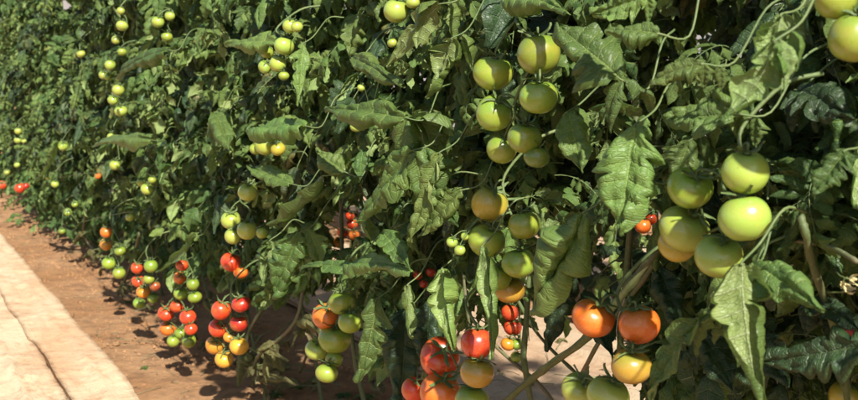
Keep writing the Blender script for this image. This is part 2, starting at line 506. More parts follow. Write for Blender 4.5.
# trusses read off the photograph: (depth into the row, where the stalk leaves the stem, [(x, y, diameter, colour), ...])
TRUSS = {
 'A': (-0.10, (742, 128), [(746,172,48,'l'),(690,188,45,'g'),(744,218,51,'l'),(684,229,51,'l'),(719,256,49,'l'),(677,245,38,'y')]),
 'B': (-0.06, (618, 290), [(593,318,43,'q'),(639,324,42,'q'),(631,366,40,'a'),(579,389,37,'l'),(608,395,43,'l')]),
 'S': (0.42, (640, 205), [(643,226,17,'q'),(650,219,13,'r')]),
 'T': (-0.14, (838, -40), [(853,38,50,'g'),(836,-1,42,'g')]),
 'V': (0.25, (850, 290), [(857,333,26,'R'),(846,396,34,'y')]),
 'C': (-0.08, (516, 20), [(538,54,43,'G'),(493,73,40,'g'),(539,97,39,'g'),(494,113,38,'g'),(524,138,35,'G'),(502,149,30,'g'),(537,157,26,'d')]),
 'D': (-0.03, (505, 175), [(490,204,37,'y'),(524,225,33,'G'),(487,241,37,'g'),(519,263,34,'g'),(497,276,30,'G'),(509,289,31,'a')]),
 'E': (0.35, (500, 285), [(510,312,18,'r'),(513,327,18,'r'),(508,344,15,'o'),(517,344,13,'g'),(516,357,12,'g')]),
 'P': (-0.10, (470, 228), [(452,242,12,'l'),(465,236,9,'l'),(460,250,11,'l')]),
 'F': (-0.05, (466, 300), [(477,343,33,'r'),(440,357,41,'r'),(477,372,35,'a'),(440,392,42,'q'),(414,389,26,'r'),(472,402,36,'g')]),
 'Q': (0.25, (425, 255), [(418,275,10,'r'),(431,272,10,'r'),(424,284,9,'r'),(437,289,8,'r')]),
 'G': (-0.04, (340, 280), [(342,303,28,'G'),(325,316,27,'q'),(350,322,24,'g'),(335,339,33,'G'),(317,349,24,'l'),(334,359,18,'G'),(327,373,23,'g')]),
 'H': (0.40, (348, 208), [(352,224,11,'r'),(343,232,12,'r'),(354,235,11,'q'),(339,242,11,'o'),(350,216,9,'r')]),
 'I': (-0.05, (240, 198), [(231,220,20,'l'),(247,230,21,'l'),(233,236,17,'l'),(262,233,12,'g')]),
 'i': (0.05, (236, 244), [(231,262,21,'r'),(241,272,15,'q')]),
 'J': (-0.04, (232, 285), [(221,310,20,'r'),(241,304,19,'R'),(218,328,19,'r'),(239,323,19,'R'),(215,345,19,'o'),(239,346,19,'Y'),(224,359,19,'Y'),(229,337,12,'o')]),
 'K': (-0.02, (178, 293), [(166,313,17,'r'),(177,306,14,'r'),(188,317,17,'r'),(168,328,17,'q'),(191,329,13,'r'),(181,333,13,'G'),(173,341,13,'g'),(189,341,14,'G')]),
 'L': (0.0, (184, 250), [(182,265,13,'r'),(180,278,13,'q'),(193,284,13,'G'),(181,293,15,'g'),(195,297,14,'G')]),
 'M': (-0.02, (146, 250), [(151,266,14,'G'),(137,268,12,'r'),(149,279,11,'g'),(138,281,13,'r'),(143,292,14,'o'),(155,286,11,'k'),(139,303,12,'g'),(153,298,12,'G')]),
 'N': (-0.02, (110, 215), [(106,232,12,'q'),(106,244,13,'o'),(120,251,11,'G'),(109,263,14,'g'),(119,273,13,'g')]),
 'a1': (-0.06, (276, 30), [(284,46,20,'l'),(278,64,17,'l'),(265,67,14,'l'),(267,52,14,'g'),(284,76,11,'g'),(290,26,15,'l'),(297,27,12,'l')]),
 'a2': (-0.02, (262, 125), [(265,145,21,'l'),(278,149,15,'y'),(256,149,13,'g')]),
 'a3': (-0.05, (250, 178), [(248,192,20,'l')]),
 'a4': (0.0, (395, -15), [(396,11,25,'l'),(413,3,14,'l')]),
 'a5': (0.0, (355, 110), [(356,127,12,'l'),(392,43,10,'l'),(361,88,8,'l')]),
 'a6': (-0.03, (160, 5), [(158,22,13,'l'),(170,16,10,'l'),(167,37,11,'g')]),
 'b1': (-0.05, (120, 8), [(122,26,12,'l'),(116,40,9,'l'),(122,52,9,'g'),(121,11,8,'l')]),
 'b2': (-0.05, (114, 55), [(110,65,11,'l'),(103,75,9,'l'),(108,77,8,'g')]),
 'b3': (-0.05, (120, 80), [(118,90,12,'l'),(113,100,11,'l'),(121,111,13,'l')]),
 'b4': (-0.03, (114, 125), [(112,137,10,'l'),(115,165,11,'l')]),
 'b5': (-0.03, (148, 172), [(147,189,13,'l'),(142,182,10,'g'),(152,180,8,'g')]),
 'c1': (-0.04, (80, 44), [(81,54,9,'l'),(63,146,10,'l')]),
 'c2': (-0.04, (18, 122), [(18,131,7,'l'),(18,140,8,'l'),(24,141,5,'l')]),
 'c3': (-0.02, (18, 155), [(17,165,6,'l'),(7,172,6,'l'),(20,188,11,'r'),(2,185,9,'r'),(26,186,7,'R')]),
 'c4': (-0.02, (56, 172), [(55,184,8,'l'),(98,176,6,'q'),(48,178,5,'l')]),
 'c5': (0.0, (62, 205), [(68,212,8,'g'),(75,204,7,'g'),(130,217,9,'g'),(62,231,7,'G')]),
}
# hero leaves: base x,y, tip x,y, width px, depth t, side ('t' top or 'u' underside towards us), bend, curl, fold, twist, sidebend, plant key, dark
HL = [
 (636,124, 621,236, 60, -.16,'t', .3,.35,.25, .1, .05),
 (776,40, 720,118, 34, -.24,'u', .2, .3,.3,-.2, -.7),
 (782,14, 768,66, 34, -.17,'u', .3,.5,.4,.3, .1),
 (742,262, 761,404, 50, -.20,'u', .25,.35,.2,.1, .12),
 (752,264, 820,314, 40, -.16,'t', .5,.6,.3,.2, .1),
 (710,312, 652,402, 36, -.17,'t', .4,1.0,.7,.8, -.3),
 (584,212, 524,314, 50, -.14,'t', .3,.2,.9,.5, .3),
 (622,80, 556,26, 56, -.12,'t', .3,.4,.25,.2, .1),
 (660,34, 608,30, 28, -.17,'t', .5,.7,.3,.2, .1),
 (648,-4, 592,14, 34, -.16,'t', .3,.4,.2,.1, .1),
 (704,64, 650,84, 26, -.16,'t', .5,.8,.4,.2, -.2),
 (738,114, 664,118, 48, -.10,'t', .3,.4,.3,.1, .2),
 (568,112, 580,172, 34, -.10,'t', .3,.4,.2,.1, .1),
 (502,-4, 566,14, 34, -.10,'t', .3,.4,.2,.1, .1),
 (452,38, 430,100, 26, -.14,'u', .5,1.1,.8,.9, -.3),
 (406,118, 326,107, 30, -.12,'t', .3,.3,.25,.1, .1),
 (414,150, 358,222, 38, -.12,'t', .2,.3,.2,.2, .1),
 (440,152, 411,242, 32, -.13,'t', .2,.3,.3,.2, .1),
 (462,190, 420,235, 24, -.10,'t', .2,.5,.3,.2, .1),
 (322,176, 268,228, 28, -.12,'u', .3,.5,.4,.2, .1),
 (300,232, 274,296, 32, -.10,'t', .3,.9,.4,.2, .1),
 (270,240, 262,286, 18, -.10,'u', .3,.9,.4,.2, .1),
 (345,268, 410,274, 26, -.12,'t', .3,.5,.3,.1, .1),
 (360,272, 298,272, 18, -.12,'t', .6,1.1,.3,.1, .1),
 (378,298, 358,381, 30, -.12,'t', .3,.4,.3,.3, .2),
 (442,268, 452,350, 30, -.12,'u', .3,.4,.3,.3, .2),
 (482,246, 494,358, 20, -.12,'u', .3,.8,.5,.3, -.2),
 (408,284, 412,338, 15, -.12,'u', .9,1.3,.5,.3, .2),
 (440,4, 388,68, 24, -.12,'u', .3,.4,.3,.2, .2),
 (302,44, 297,106, 18, -.10,'t', .3,.5,.3,.2, .1),
 (352,58, 400,90, 22, -.10,'t', .3,.4,.3,.2, .1),
 (306,126, 248,134, 34, -.10,'t', .3,.4,.2,.2, .1),
 (292,184, 248,168, 22, -.10,'t', .3,.4,.3,.2, .1),
 (214,112, 230,152, 24, -.08,'t', .3,.5,.3,.2, .1),
 (168,50, 118,80, 18, -.10,'t', .3,.5,.3,.2, .1),
 (56,142, 33,182, 9, -.08,'u', .3,.5,.3,.2, .1),
 (152,140, 98,143, 16, -.08,'t', .3,.4,.3,.2, .1),
 (194,236, 156,274, 13, -.06,'u', .3,.7,.3,.2, .1),
 (276,42, 226,46, 20, -.07,'t', .3,.5,.3,.2, .1),
 (382,232, 410,268, 24, -.12,'t', .2,.3,.2,.2, .1),
 (420,195, 458,225, 24, -.08,'t', .2,.5,.3,.2, .1),
 (345,172, 316,150, 26, -.09,'t', .2,.4,.3,.2, .1),
 (510,228, 468,300, 20, .12,'t', .2,.4,.3,.2, .1),
 (846,150, 812,196, 34, -.08,'t', .2,.4,.3,.2, .1),
 (690,140, 668,190, 30, -.02,'t', .2,.4,.3,.2, .1),
]
HD = [  # broad leaves low in the row, their shade put into the leaf colour
 (404,312, 398,408, 46, .05,'t',.2,.3,.2,.2,.1), (430,300, 424,372, 34, .08,'t',.2,.5,.2,.2,.1),
 (868,344, 760,362, 46, .0,'t',.3,.3,.2,.1,.1), (742,330, 790,388, 40, .10,'t',.3,.3,.2,.1,.1),
 (560,282, 548,352, 30, .25,'t',.2,.5,.2,.2,.1), (810,300, 858,330, 36, .05,'t',.3,.5,.2,.2,.1),
 (795,90, 850,120, 50, .0,'t',.3,.5,.2,.2,.1), (700,330, 735,396, 36, .10,'t',.3,.5,.2,.2,.1),
 (585,290, 612,360, 30, .22,'t',.2,.5,.2,.2,.1), (660,270, 680,330, 34, .12,'t',.2,.5,.2,.2,.1),
]

# ------------------------------------------------------------------ setting
def ground_mesh():
    mb = MB()
    def h(x, y):
        s, t = ST((x, y))
        fl = 1.0 if max(abs(x), abs(y)) < 14 else 0.0
        return (0.018 * noise.noise(V((x * 1.7, y * 1.7, 0))) + 0.010 * noise.noise(V((x * 7, y * 7, 3)))) * fl
    xs = [-300, -60, -14.5] + [(-14 + 0.08 * i) for i in range(251)] + [6.6, 60, 300]
    ys = [-300, -60, -2.5] + [(-2 + 0.08 * i) for i in range(201)] + [14.7, 60, 300]
    idx = [[mb.vert((x, y, h(x, y) - (0.0))) for x in xs] for y in ys]
    for i in range(len(ys) - 1):
        for j in range(len(xs) - 1):
            mb.face([idx[i][j], idx[i][j + 1], idx[i + 1][j + 1], idx[i + 1][j]])
    return mb.mesh('ground', [M_SOIL])
tag(link('ground', ground_mesh()), kind='structure')

_a, _b = ST(GX(0, 231, 0.05)), ST(GX(145, 398, 0.05))
edge_slope = (_a[1] - _b[1]) / (_a[0] - _b[0]); edge_t = _b[1] + edge_slope * (3 - _b[0])
def sheet(name, s0, s1, t0, t1, z0, seed, label, edge_amp=0.012, ds=0.05, dt=0.022, ridges=(), mat=None, gap=0):
    kk = (edge_slope if t1 < 0 else 0.0)
    ns = int((s1 - s0) / ds); n_t = max(3, int((t1 - t0) / dt)); mb = MB(); rows = []
    for i in range(ns + 1):
        s = s0 + (s1 - s0) * i / ns; row = []
        e0 = edge_amp * noise.noise(V((s * 3.1, seed, 0))) + 0.4 * edge_amp * noise.noise(V((s * 13, seed, 4)))
        e1 = edge_amp * noise.noise(V((s * 2.7, seed, 9))) + 0.4 * edge_amp * noise.noise(V((s * 12, seed, 7)))
        if gap:
            g = (0.0055 * min(1, (3.5 - s) * 3) * (0.75 + 0.9 * noise.noise(V((s * 5, 1, 1)))) if s < 3.5 else -0.012)
            e0 = noise.noise(V((s * 2.3, 8, 8))) * 0.02 + g if gap > 0 else e0
            e1 = noise.noise(V((s * 2.3, 8, 8))) * 0.02 - g if gap < 0 else e1
        for j in range(n_t + 1):
            f = j / n_t; t = t0 + e0 + (t1 + e1 - t0 - e0) * f
            p = W(s, t)
            z = z0 + 0.012 * noise.noise(V((s * 2.2, t * 6, seed))) + 0.010 * abs(noise.noise(V((s * 6, t * 4, seed + 5)))) + 0.006 * noise.noise(V((s * 20, t * 16, seed)))
            for (rt, rh, rw) in ridges:
                c = rt + 0.03 * noise.noise(V((s * 1.4, seed, rt * 7)))
                z += rh * math.exp(-((t - c) / rw) ** 2)
            if f < 0.03 or f > 0.97: z += 0.006 * noise.noise(V((s * 6, f, 2)))
            row.append(mb.vert((s, t + kk * (s - 3), z)))
        rows.append(row)
    for i in range(ns):
        for j in range(n_t):
            mb.face([rows[i][j], rows[i][j + 1], rows[i + 1][j + 1], rows[i + 1][j]][::-1])
    # turned-down rims give the sheet a thickness
    for col, off in ((0, -1), (-1, 1)):
        lo = [mb.vert((mb.v[r[col]][0], mb.v[r[col]][1] + 0.002 * off, mb.v[r[col]][2] - 0.018)) for r in rows]
        for i in range(ns):
            mb.face([rows[i][col], rows[i + 1][col], lo[i + 1], lo[i]])
    o = link(name, mb.mesh(name, [mat or M_MULCH]))
    o.matrix_world = Matrix(((DS.x, DT.x, 0, P0.x), (DS.y, DT.y, 0, P0.y), (0, 0, 1, 0), (0, 0, 0, 1)))
    return tag(o, label, 'ground sheet')
_c, _d = ST(GX(33, 337, 0.06)), ST(GX(76, 400, 0.06))
_ct = (_c[1] + _d[1]) / 2 - edge_slope * ((_c[0] + _d[0]) / 2 - 3)
sheet('mulch_sheet', -3, 24, _ct, edge_t, 0.036, 1, 'sunlit beige mulch sheet edging the bare soil along the plants', gap=1, ds=0.03, ridges=((edge_t - 0.10, 0.010, 0.015),))
sheet('mulch_sheet', -3, 24, edge_t - 1.15, _ct, 0.031, 1, 'creased beige mulch sheet divided by a dark crack from the sheet nearer the plants', gap=-1, ds=0.03, ridges=( (edge_t - 0.36, 0.022, 0.008), (edge_t - 0.6, 0.012, 0.012)))
sheet('mulch_sheet', -1, 20, 0.80, 1.75, 0.035, 3, 'pale mulch sheet seen through the stems behind the front row', ridges=((1.0, 0.02, 0.02), (1.3, 0.02, 0.03), (1.5, 0.02, 0.02)), mat=M_MULCH2)
sheet('mulch_sheet', 0, 22, 2.45, 3.60, 0.035, 4, 'farthest pale mulch sheet, between the back row and the greenhouse wall', ds=0.1, dt=0.05, mat=M_MULCH2)

gw = tag(link('greenhouse_wall', None, loc=W(5, 4.6)), 'white plastic greenhouse wall showing in gaps between the leaves', 'wall')
mb = MB()
for k in range(61):
    for z in (0, 1.1, 2.2, 3.3):
        pass
rows = []
for k in range(121):
    s = -8 + 60 * k / 120
    rows.append([mb.vert(W(s, 4.6 + 0.02 * sin(s * 3.1) + 0.03 * noise.noise(V((s, z, 0))), z) - W(5, 4.6)) for z in (0.0, 1.0, 2.0, 3.0, 4.0)])
for k in range(120):
    for j in range(4):
        mb.face([rows[k][j], rows[k + 1][j], rows[k + 1][j + 1], rows[k][j + 1]])
link('plastic_film', mb.mesh('plastic_film', [M_FILM]), gw)
for k in range(20):
    s = -7 + 3 * k
    mb = MB(); mb.tube([(0, 0, -0.05), (0, 0, 4.02)], 0.03, 10); link('post', mb.mesh('post', [M_POST]), gw, W(s, 4.72) - W(5, 4.6))
mb = MB(); mb.tube([W(-8, 4.70, 3.95) - W(5, 4.6), W(52, 4.70, 3.95) - W(5, 4.6)], 0.025, 8); link('rail', mb.mesh('rail', [M_POST]), gw)

# ------------------------------------------------------------------ plants
rng = random.Random(7)
keep_c = []      # (x, y, radius px, depth) nothing may hang in front of these
keep_s = []      # (point, radius) kept clear towards the sun
SX = V((0, 0, 1)).cross(SUNV).normalized(); SY = SUNV.cross(SX)
SB = np.array([list(SX), list(SY), list(SUNV)])
def guard(p, rad, lit=True, cam_=True, k=1.0):
    x, y, dep = project([p])
    if cam_: keep_c.append((x[0], y[0], FPX * rad * k / dep[0], dep[0]))
    if lit:
        q = SB @ np.array(p); keep_s.append((q[0], q[1], rad, q[2]))
# lower rim of the leaves in the photograph
BX = [-200, 0, 40, 80, 100, 125, 160, 185, 210, 250, 300, 330, 350, 380, 430, 480, 540, 600, 650, 720, 780, 858, 1100]
BY = [212, 226, 240, 248, 252, 262, 280, 305, 278, 308, 302, 288, 335, 400, 360, 325, 345, 352, 400, 440, 440, 440, 440]
GAPS = [(66,6,3,2),(345,6,3,2),(346,230,8,11),(643,224,12,14),(578,276,8,14),(612,280,10,10),
        (455,126,6,3),(486,136,2,4)]
def ok(pts, front):
    x, y, dep = project(pts)
    inv = (dep > 0.2)
    if dep.min() < 0.62: return False
    if front:
        lim = np.interp(x, BX, BY)
        if ((y > lim) & inv & (x > -150)).mean() > 0.05: return False
    for gx, gy, rx, ry in (GAPS if front else ()):
        if ((((x - gx) / rx) ** 2 + ((y - gy) / ry) ** 2) < 1.0).any(): return False
    if keep_np[0] is not None:
        kc = keep_np[0]
        d2 = (x[:, None] - kc[None, :, 0]) ** 2 + (y[:, None] - kc[None, :, 1]) ** 2
        if ((d2 < (kc[None, :, 2] * 1.12 + 2) ** 2) & (dep[:, None] < kc[None, :, 3] + 0.02)).any(): return False
    if keep_np[1] is not None:
        q = pts @ SB.T; ks = keep_np[1]
        d2 = (q[:, None, 0] - ks[None, :, 0]) ** 2 + (q[:, None, 1] - ks[None, :, 1]) ** 2
        bad = (d2 < (ks[None, :, 2] * 1.15 + 0.006) ** 2) & (q[:, None, 2] > ks[None, :, 3] - 0.01)
        if bad.any(): return False
    return True
keep_np = [None, None]

class Plant:
    def __init__(s, s0, t0, label, group, height=2.35, lean=0.0):
        s.s, s.t = s0, t0
        s.root = tag(link('tomato_plant', None, loc=W(s0, t0)), label, 'tomato plant', group)
        s.o = W(s0, t0)
        s.h = height
        r = random.Random(int(s0 * 100) + int(t0 * 10))
        ph = r.uniform(0, 6)
        s.path = []
        for i in range(26):
            z = height * i / 25
            low = max(0, 0.55 - z)
            s.path.append(V((0, 0, z - 0.02)) + DS * (0.025 * sin(z * 6 + ph) - low * 0.35 * r.uniform(0.9, 1.1)) + DT * (0.02 * cos(z * 5 + ph) + low * 0.12))
        mb = MB()
        mb.tube(s.path, [0.0075 * (1 - 0.45 * i / 25) * (1 + 0.12 * (i % 3 == 0)) for i in range(26)], 8)
        link('stem', mb.mesh('stem', [M_STEM]), s.root)
        mb = MB(); tw = []
        for i in range(60):
            z = 0.6 + (height + 0.2 - 0.6) * i / 59
            p = s.at(z); tw.append(p + V((cos(i * 0.9), sin(i * 0.9), 0)) * 0.010)
        mb.tube(tw, 0.0012, 4); link('twine', mb.mesh('twine', [M_TWINE]), s.root)
        s.n = 0
    def at(s, z):
        f = max(0, min(0.9999, z / s.h)) * 25; i = int(f)
        return s.path[i].lerp(s.path[min(i + 1, 25)], f - i)
    def foliage(s, n, zlo, zhi, front, seed, vars_, sc=(0.85, 1.2), side=0.02):
        r = random.Random(seed)
        c = 0; tries = 0
        while c < n and tries < n * 6:
            tries += 1
            me, sp_ = r.choice(vars_)
            z = r.uniform(zlo, zhi)
            # yaw: heading measured from straight out into the aisle
            yaw = r.gauss(0, 1.15) if r.random() < 0.82 else r.uniform(-pi, pi)
            out = -DT
            a = math.atan2(out.y, out.x) + yaw
            k = r.uniform(*sc)
            p = s.at(z) + DS * r.uniform(-side, side) + DT * r.uniform(-0.3 * side, 1.4 * side)
            M = Matrix.Translation(s.o + p) @ Matrix.Rotation(a, 4, 'Z') @ Matrix.Rotation(r.uniform(-0.45, 0.45), 4, 'X') @ Matrix.Rotation(r.uniform(-0.35, 0.35), 4, 'Y') @ Matrix.Scale(k, 4)
            A = np.array(M)
            w_ = sp_ @ A[:3, :3].T + A[:3, 3]
            if not ok(w_, front): continue
            o = link('leaf', me, s.root)
            o.matrix_local = Matrix.Translation(-s.o) @ M
            c += 1
        s.n += c
        return c

ROW = [
 (-1.42, 'unseen tomato plant farthest to the right, added outside the frame to cast shade'),  # this plant and the next are out of view, added for their shade
 (-1.02, 'unseen tomato plant just past the right edge, added to shade the nearest ones'),
 (-0.62, 'half seen tomato plant at the right edge, green fruit leaning into the upper corner'),
 (-0.22, 'tomato plant with pale hanging leaves at the right, one dark broad leaf low on it'),
 (0.06, 'nearest tomato plant, with a cluster of big pale green tomatoes above orange ones'),
 (0.44, 'tomato plant carrying a long double string of green tomatoes high up, yellowing lower down'),
 (0.80, 'tomato plant with big red and orange tomatoes hanging right at the bottom edge'),
 (1.30, 'tomato plant with seven mostly green tomatoes and one orange above the bare soil'),
 (1.85, 'tomato plant with a few round pale green tomatoes near its top'),
 (2.32, 'tomato plant whose lowest cluster runs from red down to yellow'),
 (2.95, 'tomato plant whose low red cluster ends in three small green tomatoes'),
 (3.62, 'tomato plant with a slim mixed string of red and green tomatoes near the soil'),
 (4.40, 'tomato plant with two orange tomatoes over two green ones, pale fruit above'),
 (5.05, 'leafy tomato plant standing just past the one with two orange over two green tomatoes'),
 (5.85, 'distant tomato plant with one pale tomato halfway up its leaves'),
 (6.70, 'distant leafy tomato plant without visible ripe fruit, above the thin end of the soil strip'),
 (7.55, 'distant tomato plant beside the one carrying the far dark red fruit'),
 (8.40, 'far tomato plant with dark red fruit near the left edge'),
 (10.3, 'very small tomato plant hardly told from its neighbours beyond the far dark red fruit'),
 (11.2, 'last tomato plant of the front row, out past the left end of the soil strip'),
 (9.40, 'farthest tomato plant in view, at the left edge of the front row'),
]
FRONT = [Plant(s, 0.26, lab, 'tomato plants of the front row') for s, lab in ROW]
def nearest(p):
    s, t = ST(p)
    return min(FRONT, key=lambda q: abs(q.s - s))

def shoot(pl, B):
    # where a stalk leaves its side shoot, just behind and above B
    a = pl.at(min(pl.h - 0.05, B.z + 0.08)); b = B - pl.o
    ds = (a - b).dot(DS); r = random.Random(int(B.x * 1e4))
    return b + DS * (max(-0.03, min(0.03, ds)) + r.uniform(-0.02, 0.02)) + DT * r.uniform(0.09, 0.13) + V((0, 0, r.uniform(0.04, 0.10)))
# hero fruit
def build_truss(key, t, anchor, fr):
    r = random.Random(sum(map(ord, key)) + len(fr))
    cen = [(PX(x, y, t + r.uniform(-0.012, 0.012) + (0.012 if i % 2 else -0.006)), dpx, col) for i, (x, y, dpx, col) in enumerate(fr)]
    pl = nearest(sum((c[0] for c in cen), V((0, 0, 0))) / len(cen))
    A = PX(anchor[0], anchor[1], t + 0.03)
    mb = MB()
    ys = sorted(cen, key=lambda c: -c[0].z)
    back = DT * 0.022
    q0 = pl.o + shoot(pl, A)
    spine = [q0, (q0 + A) / 2 + V((0, 0, 0.02)), A]
    far = A.z - ys[-1][0].z
    nn = 4
    for k in range(1, nn + 1):
        z = A.z - (far - 0.02) * k / nn if far > 0.03 else A.z - 0.005 * k
        ww = [(max(0.004, abs(c[0].z - z)) ** -1.0, c[0]) for c in cen]
        m_ = sum((c * w_ for w_, c in ww), V((0, 0, 0))) / sum(w_ for w_, c in ww)
        spine.append(V((m_.x, m_.y, z)) + back)
    sp_ = [p - pl.o for p in catmull(spine, 5)]
    k = len(sp_)
    mb.tube(sp_, [0.0034 * (1 - 0.5 * i / k) for i in range(k)], 6)
    fruits = []
    for i, (c, dpx, col) in enumerate(cen):
        _, _, dep = project([c])
        rad = dpx * dep[0] / FPX / 2
        # the nearest point of the stalk above the fruit
        tgt = min(sp_, key=lambda q: (q + pl.o - (c + V((0, 0, rad * 1.3)))).length) + pl.o
        ax = (tgt - c).normalized() * 0.55 + V((0, 0, 1)) + V((r.uniform(-.15, .15), r.uniform(-.75, -0.15), 0))
        ax.normalize()
        top = c + ax * rad * 0.85
        knee = top + ax * rad * 0.35
        mb.tube([q - pl.o for q in catmull([tgt, (tgt + knee) / 2 + V((0, 0, 0.004)), knee, top], 4)], min(0.0021, rad * 0.09), 5)
        fruits.append((c, rad, ax, col))
    ped = link('fruit_truss', mb.mesh('fruit_truss', [M_PET]), pl.root)
    for i, (c, rad, ax, col) in enumerate(fruits):
        q = ax.to_track_quat('Z', 'Y').to_matrix().to_4x4() @ Matrix.Rotation(r.uniform(0, 6), 4, 'Z')
        base, al = G[col]
        j = r.uniform(0.9, 1.1)
        o = link('tomato', r.choice(TOMS), ped, color=(base[0] * j, base[1] * r.uniform(0.92, 1.08), base[2], al))
        k = rad / 0.035
        o.matrix_local = Matrix.Translation(c - pl.o) @ q @ Matrix.Scale(k, 4)
        o2 = link('calyx', r.choice(CALS), ped)
        o2.matrix_local = Matrix.Translation(c - pl.o) @ q @ Matrix.Scale(k * 1.02, 4) @ Matrix.Diagonal((1.35, 1.35, 1.0, 1))
        if t < 0.2: guard(c, rad, lit=(col not in 'dk'))
        else: guard(c, rad * 0.8, lit=(key in 'HSE'))
for key, (t, an, fr) in TRUSS.items(): build_truss(key, t, an, fr)

# hero leaves
def hero_hit(p, rad):
    x, y, dep = project([p + DOWN * rad * 0.7])
    return any((x[0] - a) ** 2 + (y[0] - b) ** 2 < (c + rad * 0.7 * FPX / dep[0]) ** 2 and dep[0] < e for a, b, c, e in keep_c)
def hero_leaf(spec, mat, seed, lit=True):
    bx, by, tx, ty, wpx, t, side, bend, curl, fold, tw, sb = spec
    r = random.Random(seed)
    B = PX(bx, by, t + 0.02); T = PX(tx, ty, t - 0.01)
    L = (T - B).length; _, _, dep = project([(B + T) / 2])
    Wd = wpx * dep[0] / FPX
    d = (T - B).normalized()
    mid = (B + T) / 2
    n = (CAMP - mid).normalized() + V((0.0, 0, 0.45))
    n = (n - d * n.dot(d)).normalized()
    n = (Matrix.Rotation(r.uniform(-0.4, 0.4), 3, d) @ n)
    if side == 'u': n = -n
    s = d.cross(n)
    # start direction turned back so that the bent midrib ends at the tip
    curl = curl * 1.5 + 0.3; fold = fold * 1.15 + 0.1; tw = tw + r.uniform(-0.5, 0.5)
    d0 = (Matrix.Rotation(bend * 0.5, 3, s) @ d)
    if (d0 - d).dot(n) < 0: d0 = (Matrix.Rotation(-bend * 0.5, 3, s) @ d)
    n0 = (n - d0 * n.dot(d0)).normalized()
    s0 = d0.cross(n0)
    d0 = (d0 * cos(sb / 2) - s0 * sin(sb / 2)).normalized()
    pl = nearest(mid)
    mb = MB()
    k = 1.0 + bend * bend / 24 + sb * sb / 24
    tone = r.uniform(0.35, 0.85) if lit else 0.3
    hi = L > 0.09 or dep[0] < 2.3
    leaflet(mb, B - pl.o, d0, n0, L * k, Wd * 1.02, r, 6, 6 if hi else 4, 9 if hi else 5, bend=bend, grav=0, fold=fold, curl=curl, twist=tw, tone=tone,
            lobe=r.uniform(0.36, 0.5), ruff=0.16, side_bend=sb)
    stem_p = shoot(pl, B)
    mid_p = (B - pl.o - d0 * min(L * 0.2, 0.02) + DT * 0.03)
    rach = catmull([stem_p, stem_p.lerp(mid_p, 0.5) + V((0, 0, 0.022)), mid_p, B - pl.o, B - pl.o + d0 * 0.004], 5)
    mb.tube(rach, [0.0019 - 0.0007 * i / len(rach) for i in range(len(rach))], 6, 1)
    # smaller side leaflets on the same stalk
    for f in (0.78, 0.6):
        for sg in (-1, 1):
            if r.random() < 0.45: continue
            if hero_hit(rach[int(f * (len(rach) - 1))] + pl.o, L * 0.5): continue
            q = rach[int(f * (len(rach) - 1))]
            o = (s0 * sg * 0.8 + d0 * 0.3 + DOWN * 0.6 + DT * 0.3).normalized()
            leaflet(mb, q, o, n0 + V((0, 0, 0.5)), L * r.uniform(0.35, 0.6), L * r.uniform(0.2, 0.3), r, 5, 4, 5, bend=0.5, grav=0.8,
                    fold=0.3, curl=r.uniform(0, 1), twist=r.uniform(-.6, .6), tone=tone, samples=None)
    link('leaf', mb.mesh('leaf', [mat, M_PET]), pl.root)
    for f in (0.1, 0.3, 0.5, 0.7, 0.88):
        q = B.lerp(T, f)
        guard(q, Wd * (0.34 if 0.2 < f < 0.8 else 0.2), lit=lit and f in (0.3, 0.5, 0.7), cam_=True, k=1.0)
for i, h_ in enumerate(HL): hero_leaf(h_, M_LEAF, 900 + i)
for i, h_ in enumerate(HD): hero_leaf(h_, M_LEAF_SHADE, 1900 + i, lit=False)

# the thick leaning vine in front of the nearest plant, and bare lower vines
def vine(pl, pts, r0, mat, name='vine'):
    P = [q - pl.o for q in catmull(pts, 7)]
    mb = MB(); n = len(P)
    mb.tube(P, [r0 * (1 + 0.10 * sin(i * 1.3) + (0.35 if i % 9 == 4 else 0)) for i in range(n)], 10)
    link(name, mb.mesh(name, [mat]), pl.root)
NEAR = [p for p in FRONT if p.s > -0.9]
pB, pC, pF, pG = NEAR[2], NEAR[3], NEAR[4], NEAR[5]
def v_(pl, seq, r0, mat): vine(pl, [PX(x, y, t) for x, y, t in seq], r0, mat)
v_(pB, [(470,440,.12),(512,396,.08),(548,366,.06),(584,340,.04),(618,300,.03),(652,256,.05),(676,222,.12),(690,170,.24)], 0.0068, M_STEM)
v_(pB, [(560,420,.3),(600,340,.26),(650,270,.22),(668,230,.2)], 0.0045, M_OLD)
v_(pF, [(404,430,.2),(425,372,.15),(436,330,.14),(445,280,.2)], 0.006, M_STEM)
v_(pF, [(474,360,.10),(470,330,.08),(466,300,.08),(462,262,.18)], 0.003, M_OLD)
v_(pC, [(455,300,.3),(500,350,.32),(540,385,.35),(565,420,.36)], 0.005, M_OLD)
v_(pC, [(505,275,.34),(535,330,.34),(575,372,.36),(620,410,.38)], 0.004, M_STEM)
v_(NEAR[1], [(800,215,.0),(806,235,.0),(812,262,.03),(835,330,.1),(842,362,.15),(850,420,.2)], 0.0052, M_STEM)
v_(NEAR[1], [(792,240,.05),(828,246,.02),(858,262,.0)], 0.003, M_OLD)
v_(NEAR[1], [(858,330,.18),(838,300,.2),(815,280,.22)], 0.005, M_STEM)
